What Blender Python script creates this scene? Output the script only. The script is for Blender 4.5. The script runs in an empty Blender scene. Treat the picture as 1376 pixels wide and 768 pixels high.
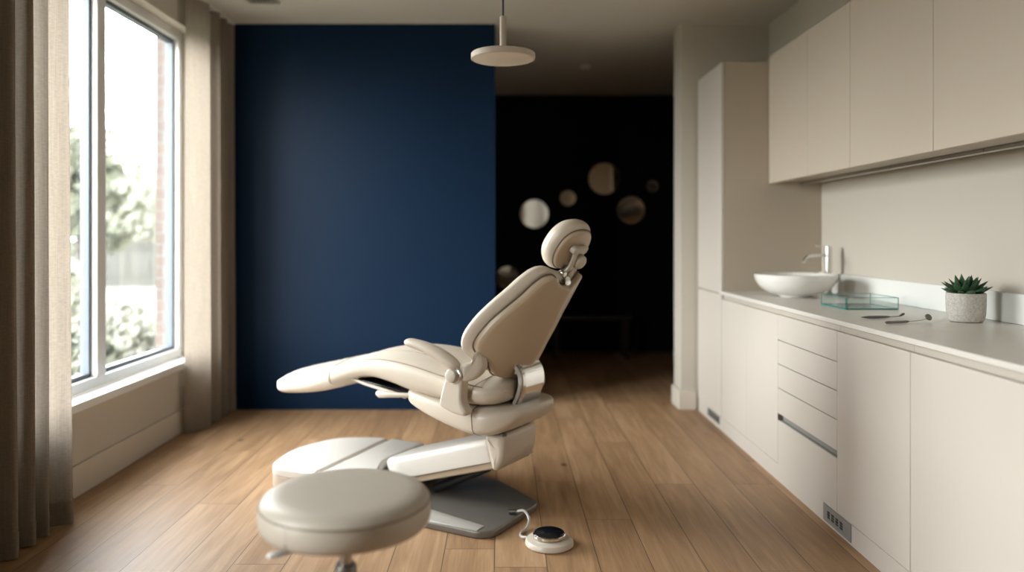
import bpy, math, random
from mathutils import Vector, Matrix
R = math.radians
sc = bpy.context.scene
COL = sc.collection

# ------------------------------------------------------------------ materials
def new_mat(name):
    m = bpy.data.materials.new(name); m.use_nodes = True
    nt = m.node_tree
    return m, nt, nt.nodes['Principled BSDF']

def N(nt, typ, **kw):
    n = nt.nodes.new(typ)
    for k, v in kw.items(): setattr(n, k, v)
    return n

def mat(name, col, rough=.5, metal=0., scale=30., var=.06, bump=0., bscale=200., coat=0., spec=.5, sheen=0., stretch=(1, 1, 1)):
    """principled surface with a little procedural colour variation and bump"""
    m, nt, b = new_mat(name)
    tc = N(nt, 'ShaderNodeTexCoord'); mp = N(nt, 'ShaderNodeMapping')
    mp.inputs['Scale'].default_value = stretch
    nt.links.new(tc.outputs['Object'], mp.inputs['Vector'])
    nz = N(nt, 'ShaderNodeTexNoise'); nz.inputs['Scale'].default_value = scale; nz.inputs['Detail'].default_value = 4
    nt.links.new(mp.outputs['Vector'], nz.inputs['Vector'])
    mx = N(nt, 'ShaderNodeMix', data_type='RGBA')
    lo = [c * (1 - var) for c in col]; hi = [min(1, c * (1 + var)) for c in col]
    mx.inputs[6].default_value = (*lo, 1); mx.inputs[7].default_value = (*hi, 1)
    nt.links.new(nz.outputs['Fac'], mx.inputs[0])
    nt.links.new(mx.outputs[2], b.inputs['Base Color'])
    b.inputs['Roughness'].default_value = rough; b.inputs['Metallic'].default_value = metal
    b.inputs['Coat Weight'].default_value = coat; b.inputs['Coat Roughness'].default_value = .15
    b.inputs['Specular IOR Level'].default_value = spec
    b.inputs['Sheen Weight'].default_value = sheen
    if bump:
        n2 = N(nt, 'ShaderNodeTexNoise'); n2.inputs['Scale'].default_value = bscale; n2.inputs['Detail'].default_value = 3
        nt.links.new(mp.outputs['Vector'], n2.inputs['Vector'])
        bp = N(nt, 'ShaderNodeBump'); bp.inputs['Strength'].default_value = bump; bp.inputs['Distance'].default_value = .002
        nt.links.new(n2.outputs['Fac'], bp.inputs['Height']); nt.links.new(bp.outputs['Normal'], b.inputs['Normal'])
    return m

def math_node(nt, op, a, b=None):
    n = N(nt, 'ShaderNodeMath', operation=op)
    for i, v in enumerate((a, b)):
        if v is None: continue
        if isinstance(v, (int, float)): n.inputs[i].default_value = v
        else: nt.links.new(v, n.inputs[i])
    return n.outputs[0]

def oak_floor():
    m, nt, b = new_mat('oak_planks')
    tc = N(nt, 'ShaderNodeTexCoord'); sp = N(nt, 'ShaderNodeSeparateXYZ')
    nt.links.new(tc.outputs['Object'], sp.inputs[0])
    PW, PL = .2, 1.9
    fx = math_node(nt, 'DIVIDE', math_node(nt, 'ADD', sp.outputs['X'], 10.03), PW)
    ix = math_node(nt, 'FLOOR', fx); rx = math_node(nt, 'FRACT', fx)
    wn = N(nt, 'ShaderNodeTexWhiteNoise', noise_dimensions='1D'); nt.links.new(ix, wn.inputs['W'])
    fy = math_node(nt, 'ADD', math_node(nt, 'DIVIDE', math_node(nt, 'ADD', sp.outputs['Y'], 20), PL), math_node(nt, 'MULTIPLY', wn.outputs['Value'], 7.3))
    iy = math_node(nt, 'FLOOR', fy); ry = math_node(nt, 'FRACT', fy)
    cb = N(nt, 'ShaderNodeCombineXYZ'); nt.links.new(ix, cb.inputs[0]); nt.links.new(iy, cb.inputs[1])
    w2 = N(nt, 'ShaderNodeTexWhiteNoise', noise_dimensions='2D'); nt.links.new(cb.outputs[0], w2.inputs['Vector'])
    # grain, stretched along the plank and offset per plank
    off = N(nt, 'ShaderNodeVectorMath', operation='SCALE'); nt.links.new(w2.outputs['Color'], off.inputs[0]); off.inputs['Scale'].default_value = 30
    ad = N(nt, 'ShaderNodeVectorMath', operation='ADD'); nt.links.new(tc.outputs['Object'], ad.inputs[0]); nt.links.new(off.outputs[0], ad.inputs[1])
    mp = N(nt, 'ShaderNodeMapping'); mp.inputs['Scale'].default_value = (14, 1.1, 1); nt.links.new(ad.outputs[0], mp.inputs['Vector'])
    g = N(nt, 'ShaderNodeTexNoise'); g.inputs['Scale'].default_value = 1.6; g.inputs['Detail'].default_value = 7; g.inputs['Distortion'].default_value = .9
    nt.links.new(mp.outputs[0], g.inputs['Vector'])
    mp2 = N(nt, 'ShaderNodeMapping'); mp2.inputs['Scale'].default_value = (90, 2.5, 1); nt.links.new(ad.outputs[0], mp2.inputs['Vector'])
    g2 = N(nt, 'ShaderNodeTexNoise'); g2.inputs['Scale'].default_value = 2; g2.inputs['Detail'].default_value = 4; nt.links.new(mp2.outputs[0], g2.inputs['Vector'])
    tot = math_node(nt, 'ADD', math_node(nt, 'MULTIPLY', g.outputs['Fac'], .68), math_node(nt, 'MULTIPLY', g2.outputs['Fac'], .32))
    tot = math_node(nt, 'ADD', tot, math_node(nt, 'MULTIPLY', math_node(nt, 'SUBTRACT', w2.outputs['Value'], .5), .22))
    cr = N(nt, 'ShaderNodeValToRGB'); nt.links.new(tot, cr.inputs[0])
    e = cr.color_ramp.elements
    e[0].position = .26; e[0].color = (*FLOOR_C[0], 1); e[1].position = .74; e[1].color = (*FLOOR_C[2], 1)
    k = e.new(.5); k.color = (*FLOOR_C[1], 1)
    # knots
    vm = N(nt, 'ShaderNodeMapping'); vm.inputs['Scale'].default_value = (2.6, 1.5, 1); nt.links.new(ad.outputs[0], vm.inputs['Vector'])
    vo = N(nt, 'ShaderNodeTexVoronoi'); vo.inputs['Scale'].default_value = 1.0; nt.links.new(vm.outputs[0], vo.inputs['Vector'])
    kn = N(nt, 'ShaderNodeMapRange'); kn.inputs[1].default_value = .015; kn.inputs[2].default_value = .06; kn.inputs[3].default_value = .25; kn.inputs[4].default_value = 1
    nt.links.new(vo.outputs['Distance'], kn.inputs[0])
    # seams
    dx = math_node(nt, 'MULTIPLY', math_node(nt, 'MINIMUM', rx, math_node(nt, 'SUBTRACT', 1, rx)), PW)
    dy = math_node(nt, 'MULTIPLY', math_node(nt, 'MINIMUM', ry, math_node(nt, 'SUBTRACT', 1, ry)), PL)
    ds = math_node(nt, 'MINIMUM', dx, dy)
    sm = N(nt, 'ShaderNodeMapRange'); sm.inputs[1].default_value = .0008; sm.inputs[2].default_value = .0026; sm.inputs[3].default_value = .25; sm.inputs[4].default_value = 1
    nt.links.new(ds, sm.inputs[0])
    mul = math_node(nt, 'MULTIPLY', kn.outputs[0], sm.outputs[0])
    vs = N(nt, 'ShaderNodeVectorMath', operation='SCALE'); nt.links.new(cr.outputs[0], vs.inputs[0]); nt.links.new(mul, vs.inputs['Scale'])
    nt.links.new(vs.outputs[0], b.inputs['Base Color'])
    rr = N(nt, 'ShaderNodeMapRange'); rr.inputs[3].default_value = .42; rr.inputs[4].default_value = .58; nt.links.new(g.outputs['Fac'], rr.inputs[0]); nt.links.new(rr.outputs[0], b.inputs['Roughness'])
    bp = N(nt, 'ShaderNodeBump'); bp.inputs['Strength'].default_value = .25; bp.inputs['Distance'].default_value = .002
    hh = math_node(nt, 'ADD', math_node(nt, 'MULTIPLY', g2.outputs['Fac'], .25), sm.outputs[0])
    nt.links.new(hh, bp.inputs['Height']); nt.links.new(bp.outputs[0], b.inputs['Normal'])
    return m

def linen(name, col, trans):
    m, nt, b = new_mat(name)
    out = nt.nodes['Material Output']; nt.nodes.remove(b)
    tc = N(nt, 'ShaderNodeTexCoord')
    fac = None
    for s in ((260, 260, 5), (60, 60, 160)):
        mp = N(nt, 'ShaderNodeMapping'); mp.inputs['Scale'].default_value = s; nt.links.new(tc.outputs['Object'], mp.inputs['Vector'])
        nz = N(nt, 'ShaderNodeTexNoise'); nz.inputs['Scale'].default_value = 1; nz.inputs['Detail'].default_value = 2; nt.links.new(mp.outputs[0], nz.inputs['Vector'])
        fac = nz.outputs['Fac'] if fac is None else math_node(nt, 'MULTIPLY', math_node(nt, 'ADD', fac, nz.outputs['Fac']), .5)
    mx = N(nt, 'ShaderNodeMix', data_type='RGBA'); nt.links.new(fac, mx.inputs[0])
    mx.inputs[6].default_value = (*[c * .55 for c in col], 1); mx.inputs[7].default_value = (*[min(1, c * 1.42) for c in col], 1)
    d = N(nt, 'ShaderNodeBsdfDiffuse'); t = N(nt, 'ShaderNodeBsdfTranslucent')
    nt.links.new(mx.outputs[2], d.inputs[0]); nt.links.new(mx.outputs[2], t.inputs[0])
    ms = N(nt, 'ShaderNodeMixShader'); ms.inputs[0].default_value = trans
    nt.links.new(d.outputs[0], ms.inputs[1]); nt.links.new(t.outputs[0], ms.inputs[2]); nt.links.new(ms.outputs[0], out.inputs[0])
    return m

def window_glass():
    m, nt, b = new_mat('window_glass')
    out = nt.nodes['Material Output']; nt.nodes.remove(b)
    t = N(nt, 'ShaderNodeBsdfTransparent'); g = N(nt, 'ShaderNodeBsdfGlossy'); g.inputs['Roughness'].default_value = .02
    t.inputs[0].default_value = (.96, .975, .97, 1)
    lw = N(nt, 'ShaderNodeLayerWeight'); lw.inputs[0].default_value = .5
    fr = math_node(nt, 'ADD', math_node(nt, 'MULTIPLY', math_node(nt, 'POWER', lw.outputs['Facing'], 5), .6), .03)
    ms = N(nt, 'ShaderNodeMixShader'); nt.links.new(fr, ms.inputs[0]); nt.links.new(t.outputs[0], ms.inputs[1]); nt.links.new(g.outputs[0], ms.inputs[2])
    nt.links.new(ms.outputs[0], out.inputs[0])
    return m

def tray_glass(name, col, alpha):
    """thin tinted glass: clear with a glossy film"""
    m, nt, b = new_mat(name)
    out = nt.nodes['Material Output']; nt.nodes.remove(b)
    t = N(nt, 'ShaderNodeBsdfTransparent'); t.inputs[0].default_value = (*col, 1)
    d = N(nt, 'ShaderNodeBsdfDiffuse'); d.inputs[0].default_value = (*[c * .8 for c in col], 1)
    g = N(nt, 'ShaderNodeBsdfGlossy'); g.inputs['Roughness'].default_value = .05
    m1 = N(nt, 'ShaderNodeMixShader'); m1.inputs[0].default_value = alpha; nt.links.new(t.outputs[0], m1.inputs[1]); nt.links.new(d.outputs[0], m1.inputs[2])
    lw = N(nt, 'ShaderNodeLayerWeight'); lw.inputs[0].default_value = .5
    fr = math_node(nt, 'ADD', math_node(nt, 'MULTIPLY', math_node(nt, 'POWER', lw.outputs['Facing'], 5), .5), .04)
    m2 = N(nt, 'ShaderNodeMixShader'); nt.links.new(fr, m2.inputs[0]); nt.links.new(m1.outputs[0], m2.inputs[1]); nt.links.new(g.outputs[0], m2.inputs[2])
    nt.links.new(m2.outputs[0], out.inputs[0])
    return m

def brick_mat():
    m, nt, b = new_mat('pale_brick')
    tc = N(nt, 'ShaderNodeTexCoord'); mp = N(nt, 'ShaderNodeMapping'); mp.inputs['Rotation'].default_value = (R(90), 0, 0)
    nt.links.new(tc.outputs['Object'], mp.inputs['Vector'])
    br = N(nt, 'ShaderNodeTexBrick'); br.inputs['Scale'].default_value = 1
    br.inputs['Brick Width'].default_value = .215; br.inputs['Row Height'].default_value = .075; br.inputs['Mortar Size'].default_value = .008
    br.inputs['Color1'].default_value = (.105, .075, .065, 1); br.inputs['Color2'].default_value = (.085, .064, .058, 1); br.inputs['Mortar'].default_value = (.11, .105, .10, 1)
    nt.links.new(mp.outputs[0], br.inputs['Vector']); nt.links.new(br.outputs[0], b.inputs['Base Color']); b.inputs['Roughness'].default_value = .9
    return m

FLOOR_C = [(.225, .126, .060), (.345, .206, .106), (.475, .302, .172)]
M = {}
M['floor'] = oak_floor()
M['wall'] = mat('greige_wall_paint', (.50, .46, .40), .75, bump=.05, scale=3, var=.02)
M['ceiling'] = mat('ceiling_paint', (.62, .595, .55), .85, scale=3, var=.015)
M['navy'] = mat('navy_wall_paint', (.0010, .0126, .037), .5, spec=.15, bump=.06, bscale=150, scale=2, var=.08)
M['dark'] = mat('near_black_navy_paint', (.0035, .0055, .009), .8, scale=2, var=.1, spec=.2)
M['white_trim'] = mat('white_window_lacquer', (.72, .73, .72), .4, scale=5, var=.02)
M['gasket'] = mat('grey_blue_gasket', (.10, .12, .14), .5, scale=5, var=.04)
M['skirting'] = mat('greige_skirting_paint', (.56, .51, .44), .55, scale=5, var=.02)
M['cabinet'] = mat('greige_cabinet_lacquer', (.55, .51, .46), .42, scale=1.2, var=.05, stretch=(1, 1, .15))
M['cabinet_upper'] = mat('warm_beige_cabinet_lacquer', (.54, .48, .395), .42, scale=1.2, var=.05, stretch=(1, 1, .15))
M['cabinet_body'] = mat('cabinet_carcass', (.44, .38, .30), .5, scale=2, var=.04)
M['groove'] = mat('shadow_gap_profile', (.45, .41, .36), .5, scale=5, var=.05)
M['counter'] = mat('grey_composite_worktop', (.64, .617, .572), .32, scale=180, var=.05)
M['counter_white'] = mat('white_composite_upstand', (.72, .73, .71), .35, scale=100, var=.02)
M['leather'] = mat('beige_vinyl_upholstery', (.56, .495, .41), .42, scale=14, var=.035, bump=.10, bscale=500, coat=.08)
M['leather_gloss'] = mat('glossy_pale_vinyl', (.66, .595, .51), .26, scale=14, var=.03, coat=.35, bump=.05, bscale=60)
M['leather_stool'] = mat('taupe_vinyl_upholstery', (.48, .43, .36), .45, scale=14, var=.03, bump=.12, bscale=500)
M['back_shell'] = mat('beige_moulded_plastic', (.47, .375, .27), .34, scale=8, var=.03)
M['shell'] = mat('pale_beige_plastic', (.55, .49, .41), .36, scale=8, var=.02)
M['seam'] = mat('dark_seam_piping', (.16, .12, .085), .7, scale=20)
M['seam_light'] = mat('tonal_piping', (.27, .22, .165), .6, scale=20)
M['base_white'] = mat('off_white_base_cover', (.66, .63, .58), .33, scale=8, var=.02, coat=.2)
M['base_beige'] = mat('beige_base_skirt', (.50, .43, .35), .5, scale=8, var=.03)
M['plate'] = mat('grey_coated_steel', (.19, .175, .155), .38, metal=.45, scale=20, var=.08)
M['plate_light'] = mat('light_grey_steel_rail', (.42, .40, .37), .4, metal=.3, scale=20, var=.05)
M['black'] = mat('black_rubber', (.012, .012, .013), .45, scale=20)
M['black_gloss'] = mat('black_glossy_plate', (.008, .009, .012), .14, scale=20)
M['chrome'] = mat('polished_chrome', (.78, .77, .75), .12, metal=1, scale=10, var=.02)
M['steel'] = mat('brushed_steel', (.50, .49, .47), .3, metal=1, scale=40, var=.06, stretch=(1, 1, 12))
M['grey_plate'] = mat('grey_painted_plate', (.235, .23, .22), .5, scale=20, var=.04)
M['dark_steel'] = mat('dark_instrument_steel', (.20, .195, .18), .3, metal=1, scale=40, var=.08)
M['satin'] = mat('satin_grey_beige_plastic', (.50, .455, .385), .36, metal=.0, scale=20, var=.03)
M['lamp'] = mat('matte_beige_lamp_metal', (.53, .47, .39), .6, scale=10, var=.02)
M['lamp_lens'] = mat('opal_lamp_diffuser', (.68, .60, .51), .5, scale=10, var=.01)
M['porcelain'] = mat('white_porcelain', (.78, .77, .74), .12, scale=5, var=.01, coat=.5)
M['concrete'] = mat('speckled_concrete_pot', (.52, .50, .455), .85, scale=120, var=.5, bump=.6, bscale=170)
M['soil'] = mat('dark_soil', (.03, .022, .015), .95, scale=200, var=.4)
M['succulent'] = mat('dark_green_succulent', (.036, .088, .040), .36, scale=60, var=.25)
M['tip'] = mat('reddish_leaf_tip', (.07, .03, .025), .5, scale=60)
M['linen'] = linen('greige_linen', (.325, .278, .23), .46)
M['glass'] = window_glass()
M['tray'] = tray_glass('clear_green_glass', (.962, .99, .986), .03)
M['tray_edge'] = tray_glass('deep_teal_glass_edge', (.05, .42, .38), .55)
M['brick'] = brick_mat()
M['lawn'] = mat('pale_dry_lawn', (.125, .125, .098), .95, scale=1.5, var=.35)
M['leaf'] = [mat('garden_leaf_' + n, c, .6, scale=2, var=.35) for n, c in (('deep', (.075, .080, .055)), ('olive', (.105, .110, .078)), ('pale', (.15, .152, .12)))]
M['bark'] = mat('tree_bark', (.03, .023, .017), .9, scale=15, var=.3)
M['fence'] = mat('weathered_fence_boards', (.05, .05, .045), .9, scale=12, var=.3, stretch=(8, 8, .3))
M['walnut'] = mat('dark_walnut', (.010, .007, .005), .45, scale=6, var=.2, stretch=(8, 1, 1))
def mirror(name, col, rough=.03):
    return mat(name, col, rough, metal=1, scale=3, var=.02)

# ------------------------------------------------------------------ mesh builder
class G:
    def __init__(s): s.v = []; s.f = []; s.mi = []; s.cur = 0
    def add(s, vs, fs):
        o = len(s.v); s.v += [tuple(p) for p in vs]
        for f in fs: s.f.append(tuple(i + o for i in f)); s.mi.append(s.cur)
        return s
    def box(s, x0, x1, y0, y1, z0, z1):
        v = [(x0, y0, z0), (x1, y0, z0), (x1, y1, z0), (x0, y1, z0), (x0, y0, z1), (x1, y0, z1), (x1, y1, z1), (x0, y1, z1)]
        return s.add(v, [(0, 3, 2, 1), (4, 5, 6, 7), (0, 1, 5, 4), (1, 2, 6, 5), (2, 3, 7, 6), (3, 0, 4, 7)])
    def rings(s, rings, cap0=True, cap1=True, closed=True):
        n = len(rings[0]); o = len(s.v)
        s.v += [tuple(p) for r in rings for p in r]
        def F(f): s.f.append(f); s.mi.append(s.cur)
        for i in range(len(rings) - 1):
            for j in range(n if closed else n - 1):
                k = (j + 1) % n
                F((o + i * n + j, o + i * n + k, o + (i + 1) * n + k, o + (i + 1) * n + j))
        for c, i in ((cap0, 0), (cap1, len(rings) - 1)):
            if c:
                cen = [sum(p[q] for p in rings[i]) / n for q in range(3)]
                s.v.append(tuple(cen)); ci = len(s.v) - 1
                for j in range(n):
                    k = (j + 1) % n
                    a, b = o + i * n + j, o + i * n + k
                    F((ci, b, a) if i == 0 else (ci, a, b))
        return s
    def lathe(s, prof, c=(0, 0, 0), n=48, axis='z'):
        rs = []
        for r, h in prof:
            ring = []
            for j in range(n):
                t = 2 * math.pi * j / n; a, b = r * math.cos(t), r * math.sin(t)
                p = {'z': (a, b, h), 'y': (a, h, -b), 'x': (h, a, b)}[axis]
                ring.append(tuple(p[i] + c[i] for i in range(3)))
            rs.append(ring)
        return s.rings(rs)
    def tube(s, path, r, n=10, flat=None):
        """round (or flattened) tube along a path; r a number or a list"""
        P = [Vector(p) for p in path]; rs = []
        up = Vector((0, 0, 1))
        prev = None
        for i, p in enumerate(P):
            t = (P[min(i + 1, len(P) - 1)] - P[max(i - 1, 0)]).normalized()
            if prev is None:
                a = t.cross(up)
                if a.length < 1e-3: a = t.cross(Vector((0, 1, 0)))
                a.normalize()
            else:
                a = (prev - t * prev.dot(t)).normalized()
            prev = a; b = t.cross(a)
            ri = r[i] if isinstance(r, (list, tuple)) else r
            ra, rb = (ri if isinstance(ri, (list, tuple)) else (ri, ri))
            rs.append([tuple(p + a * ra * math.cos(2 * math.pi * j / n) + b * rb * math.sin(2 * math.pi * j / n)) for j in range(n)])
        return s.rings(rs)
    def prism(s, poly, lo, hi, axis='y'):
        """polygon (list of 2-D points) extruded along axis; the polygon lies in the other two axes"""
        f = {'y': lambda p, h: (p[0], h, p[1]), 'x': lambda p, h: (h, p[0], p[1]), 'z': lambda p, h: (p[0], p[1], h)}[axis]
        n = len(poly)
        v = [f(p, lo) for p in poly] + [f(p, hi) for p in poly]
        fs = [tuple(range(n - 1, -1, -1)), tuple(range(n, 2 * n))] + [(i, (i + 1) % n, n + (i + 1) % n, n + i) for i in range(n)]
        return s.add(v, fs)

def obj(name, g, m, parent=None, loc=None, bevel=0., seg=2, angle=35, subsurf=0, rotz=None):
    me = bpy.data.meshes.new(name)
    me.from_pydata(g.v, [], g.f)
    ms = m if isinstance(m, (list, tuple)) else [m]
    for x in ms: me.materials.append(x)
    import bmesh
    bm = bmesh.new(); bm.from_mesh(me)
    if len(ms) > 1:
        for f, i in zip(bm.faces, g.mi): f.material_index = i
    bmesh.ops.recalc_face_normals(bm, faces=bm.faces)
    bm.to_mesh(me); bm.free()
    for p in me.polygons: p.use_smooth = True
    me.set_sharp_from_angle(angle=R(angle))
    o = bpy.data.objects.new(name, me); COL.objects.link(o)
    if loc is not None: o.location = loc
    if rotz is not None: o.rotation_euler = (0, 0, rotz)
    if parent is not None: o.parent = parent
    if bevel:
        b = o.modifiers.new('bevel', 'BEVEL'); b.width = bevel; b.segments = seg; b.limit_method = 'ANGLE'; b.angle_limit = R(40); b.harden_normals = False
    if subsurf:
        b = o.modifiers.new('sub', 'SUBSURF'); b.levels = subsurf; b.render_levels = subsurf
    return o

def tag(o, label=None, cat=None, group=None, kind=None):
    for k, v in (('label', label), ('category', cat), ('group', group), ('kind', kind)):
        if v: o[k] = v
    return o

def empty(name, loc, label, cat, group=None, rotz=0):
    o = bpy.data.objects.new(name, None); COL.objects.link(o)
    o.empty_display_size = .05; o.location = loc; o.rotation_euler = (0, 0, rotz)
    return tag(o, label, cat, group)

def struct(name, g, m, parent=None, **kw):
    o = obj(name, g, m, parent, **kw)
    o['kind'] = 'structure'
    return o

# outlines
def spline(pts, n=8, closed=True):
    out = []; L = len(pts); rng = range(L) if closed else range(L - 1)
    for i in rng:
        g = (lambda k: pts[k % L]) if closed else (lambda k: pts[max(0, min(L - 1, k))])
        p0, p1, p2, p3 = g(i - 1), g(i), g(i + 1), g(i + 2)
        for k in range(n):
            t = k / n
            out.append(tuple(.5 * (2 * p1[q] + (p2[q] - p0[q]) * t + (2 * p0[q] - 5 * p1[q] + 4 * p2[q] - p3[q]) * t * t + (3 * p1[q] - p0[q] - 3 * p2[q] + p3[q]) * t ** 3) for q in range(len(p1))))
    if not closed: out.append(tuple(pts[-1]))
    return out

def round_poly(pts, r, seg=6):
    out = []; n = len(pts)
    rs = r if isinstance(r, (list, tuple)) else [r] * n
    for i in range(n):
        p = Vector(pts[i]); a = Vector(pts[i - 1]) - p; b = Vector(pts[(i + 1) % n]) - p
        d = min(rs[i] , a.length * .45, b.length * .45)
        A = p + a.normalized() * d; B = p + b.normalized() * d
        for k in range(seg + 1):
            t = k / seg
            q = A * (1 - t) ** 2 + p * 2 * t * (1 - t) + B * t * t
            out.append((q.x, q.y))
    return out

def inset(pts, d):
    n = len(pts)
    ar = sum(pts[i][0] * pts[(i + 1) % n][1] - pts[(i + 1) % n][0] * pts[i][1] for i in range(n))
    sg = 1 if ar > 0 else -1
    out = []
    for i in range(n):
        k = 1
        a, b = pts[(i - 1) % n], pts[(i + 1) % n]
        tx, ty = b[0] - a[0], b[1] - a[1]; L = math.hypot(tx, ty) or 1
        out.append((pts[i][0] - ty / L * d * sg, pts[i][1] + tx / L * d * sg))
    return out

def pillow(g, pts, cb, cf, rb, rf, fmap, crown_f=0., crown_b=0., seg=6):
    """solid whose outline is pts (2-D), thickness cb..cf, edge radii rb, rf; fmap(a, b, c) bends it"""
    cx = sum(p[0] for p in pts) / len(pts); cy = sum(p[1] for p in pts) / len(pts)
    rings = []
    base = inset(pts, rb)
    for sca in (.08, .3, .55, .78, .93):
        rings.append([(cx + (p[0] - cx) * sca, cy + (p[1] - cy) * sca, cb - crown_b * (1 - sca ** 2)) for p in base])
    for k in range(seg + 1):
        t = k / seg * math.pi / 2
        rings.append([(p[0], p[1], cb + rb * (1 - math.cos(t))) for p in inset(pts, rb * (1 - math.sin(t)))])
    for k in range(seg + 1):
        t = k / seg * math.pi / 2
        rings.append([(p[0], p[1], cf - rf * (1 - math.sin(t))) for p in inset(pts, rf * (1 - math.cos(t)))])
    base = inset(pts, rf)
    for sca in (.93, .78, .55, .3, .08):
        rings.append([(cx + (p[0] - cx) * sca, cy + (p[1] - cy) * sca, cf + crown_f * (1 - sca ** 2)) for p in base])
    g.rings([[fmap(*p) for p in r] for r in rings])
    return g

def loft_pad(stations, r0, r1, nexp=2.8, crown=0., M_=56, sub=5, grow=0., dish=0.):
    """upholstered body along x: stations (x, ztop, zbottom, halfwidth); rounded ends of plan radius r0, r1"""
    st = spline(stations, sub, closed=False)
    x0, x1 = st[0][0], st[-1][0]
    def at(x):
        for i in range(len(st) - 1):
            if st[i][0] <= x <= st[i + 1][0]:
                t = (x - st[i][0]) / max(1e-9, st[i + 1][0] - st[i][0])
                return [st[i][q] * (1 - t) + st[i + 1][q] * t for q in range(4)]
        return list(st[0] if x < x0 else st[-1])
    xs = []
    K = 10
    for k in range(K): xs.append((x0 + r0 * (1 - math.cos(math.pi / 2 * k / K)), math.sin(math.pi / 2 * k / K), r0))
    m = 36
    for k in range(m + 1): xs.append((x0 + r0 + (x1 - x0 - r0 - r1) * k / m, 1., 0))
    for k in range(K - 1, -1, -1): xs.append((x1 - r1 * (1 - math.cos(math.pi / 2 * k / K)), math.sin(math.pi / 2 * k / K), r1))
    rings = []
    for x, sv, rr in xs:
        _, zt, zb, w = at(x)
        h = (zt - zb) / 2 + grow; mid = (zt + zb) / 2
        w = w - rr * (1 - sv) + grow; h *= max(.02, sv ** .42) if rr else 1
        ring = []
        for j in range(M_):
            t = 2 * math.pi * j / M_
            c, s_ = math.cos(t), math.sin(t)
            y = w * math.copysign(abs(c) ** (2 / nexp), c); dz = h * math.copysign(abs(s_) ** (2 / nexp), s_)
            if s_ > 0: dz -= (crown * (y / w) ** 2 + dish * (1 - (y / w) ** 2)) * s_
            ring.append((x, y, mid + dz))
        rings.append(ring)
    return rings

# ================================================================== SETTING
CEIL = 2.79
XL, XR, YB, YF = -2.06, 2.055, 5.55, -2.6
YC = 8.35
struct('floor', G().box(XL - .3, XR + .3, YF - .2, YC + .2, -.12, 0), M['floor'])
struct('ceiling', G().box(XL - .3, XR + .3, YF - .2, YC + .2, CEIL, CEIL + .15), M['ceiling'])
WY0, WY1, WZ0, WZ1 = 3.22, 5.14, .44, 2.61
V0, V1 = .62, 1.42          # added unseen window beside the viewer, brightens stool and near cabinets
g = G()
for a_, b_ in ((YF, V0), (V1, WY0)): g.box(XL - .175, XL, a_, b_, 0, CEIL)
g.box(XL - .175, XL, V0, V1, 0, WZ0); g.box(XL - .175, XL, V0, V1, WZ1, CEIL)
g.box(XL - .175, XL, WY1, YB + .23, 0, CEIL)
g.box(XL - .175, XL, WY0, WY1, 0, WZ0); g.box(XL - .175, XL, WY0, WY1, WZ1, CEIL)
struct('wall_left', g, M['wall'])
struct('wall_right', G().box(XR, XR + .2, YF, YB + .23, 0, CEIL), M['wall'])
struct('wall_front', G().box(XL - .28, XR + .2, YF - .2, YF, 0, CEIL), M['wall'])
struct('wall_back_left', G().box(XL, -.052, YB, YB + .23, 0, CEIL), M['navy'])
struct('wall_back_right', G().box(1.295, XR, YB, YB + .23, 0, CEIL), M['wall'])
struct('wall_corridor_back', G().box(XL, XR, YC, YC + .2, 0, CEIL), M['dark'])
struct('wall_corridor_left', G().box(XL - .28, XL, YB + .23, YC + .2, 0, CEIL), M['dark'])
struct('wall_corridor_right', G().box(XR, XR + .2, YB + .23, YC + .2, 0, CEIL), M['dark'])
# skirting boards
struct('baseboard_left', G().box(XL, XL + .016, YF, YB - .002, 0, .15), M['skirting'], bevel=.004)
g = G().box(1.275, 1.405, YB - .018, YB, 0, .14); g.box(1.275, 1.295, YB, YB + .23, 0, .14)
struct('baseboard_right', g, M['skirting'], bevel=.004)
# bulkhead over the wall cabinets
struct('trim_1', G().box(1.935, XR, YF, YB, 2.414, CEIL), M['wall'])
# window sill
struct('trim_2', G().box(XL - .08, XL + .032, WY0 - .03, WY1 + .0, WZ0 - .03, WZ0 + .012), M['white_trim'], bevel=.004)
# window
XW = XL - .13            # centre plane of the window frame
fw = .055
def window(name, WY0, WY1, mull):
    win = G()
    win.box(XW - .04, XW + .045, WY0, WY1, WZ0 + .014, WZ0 + .014 + fw); win.box(XW - .04, XW + .045, WY0, WY1, WZ1 - fw, WZ1)
    z0, z1 = WZ0 + .014 + fw, WZ1 - fw
    win.box(XW - .04, XW + .045, WY0, WY0 + fw, z0, z1); win.box(XW - .04, XW + .045, WY1 - fw, WY1, z0, z1)
    for y in mull: win.box(XW - .04, XW + .045, y - .045, y + .045, z0, z1)
    w1 = struct(name, win, M['white_trim'], bevel=.004)
    edges = [WY0 + fw] + [q for y in mull for q in (y - .045, y + .045)] + [WY1 - fw]
    for k in range(len(edges) // 2):
        a, b = edges[2 * k], edges[2 * k + 1]; z0, z1 = WZ0 + .014 + fw, WZ1 - fw
        s = G(); t = .022
        for bx in ((a, b, z0, z0 + t), (a, b, z1 - t, z1), (a, a + t, z0, z1), (b - t, b, z0, z1)):
            s.box(XW - .035, XW + .012, bx[0], bx[1], bx[2], bx[3])
        sa = obj('sash_gasket', s, M['gasket'], w1, bevel=.002)
        obj('window_pane', G().box(XW - .014, XW - .010, a + t, b - t, z0 + t, z1 - t), M['glass'], sa)
window('window_1', WY0, WY1, [4.105])
window('window_added_fill', V0, V1, [])  # out of view, added to fill in light from the near left
struct('trim_4', G().box(XL - .08, XL + .032, V0, V1, WZ0 - .03, WZ0 + .012), M['white_trim'], bevel=.004)  # sill of the added window
# outer brick reveal beside the window
struct('trim_3', G().box(XL - .25, XL - .176, WY1 - .03, WY1 + 1.2, -.4, 3.2), M['brick'])
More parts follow.
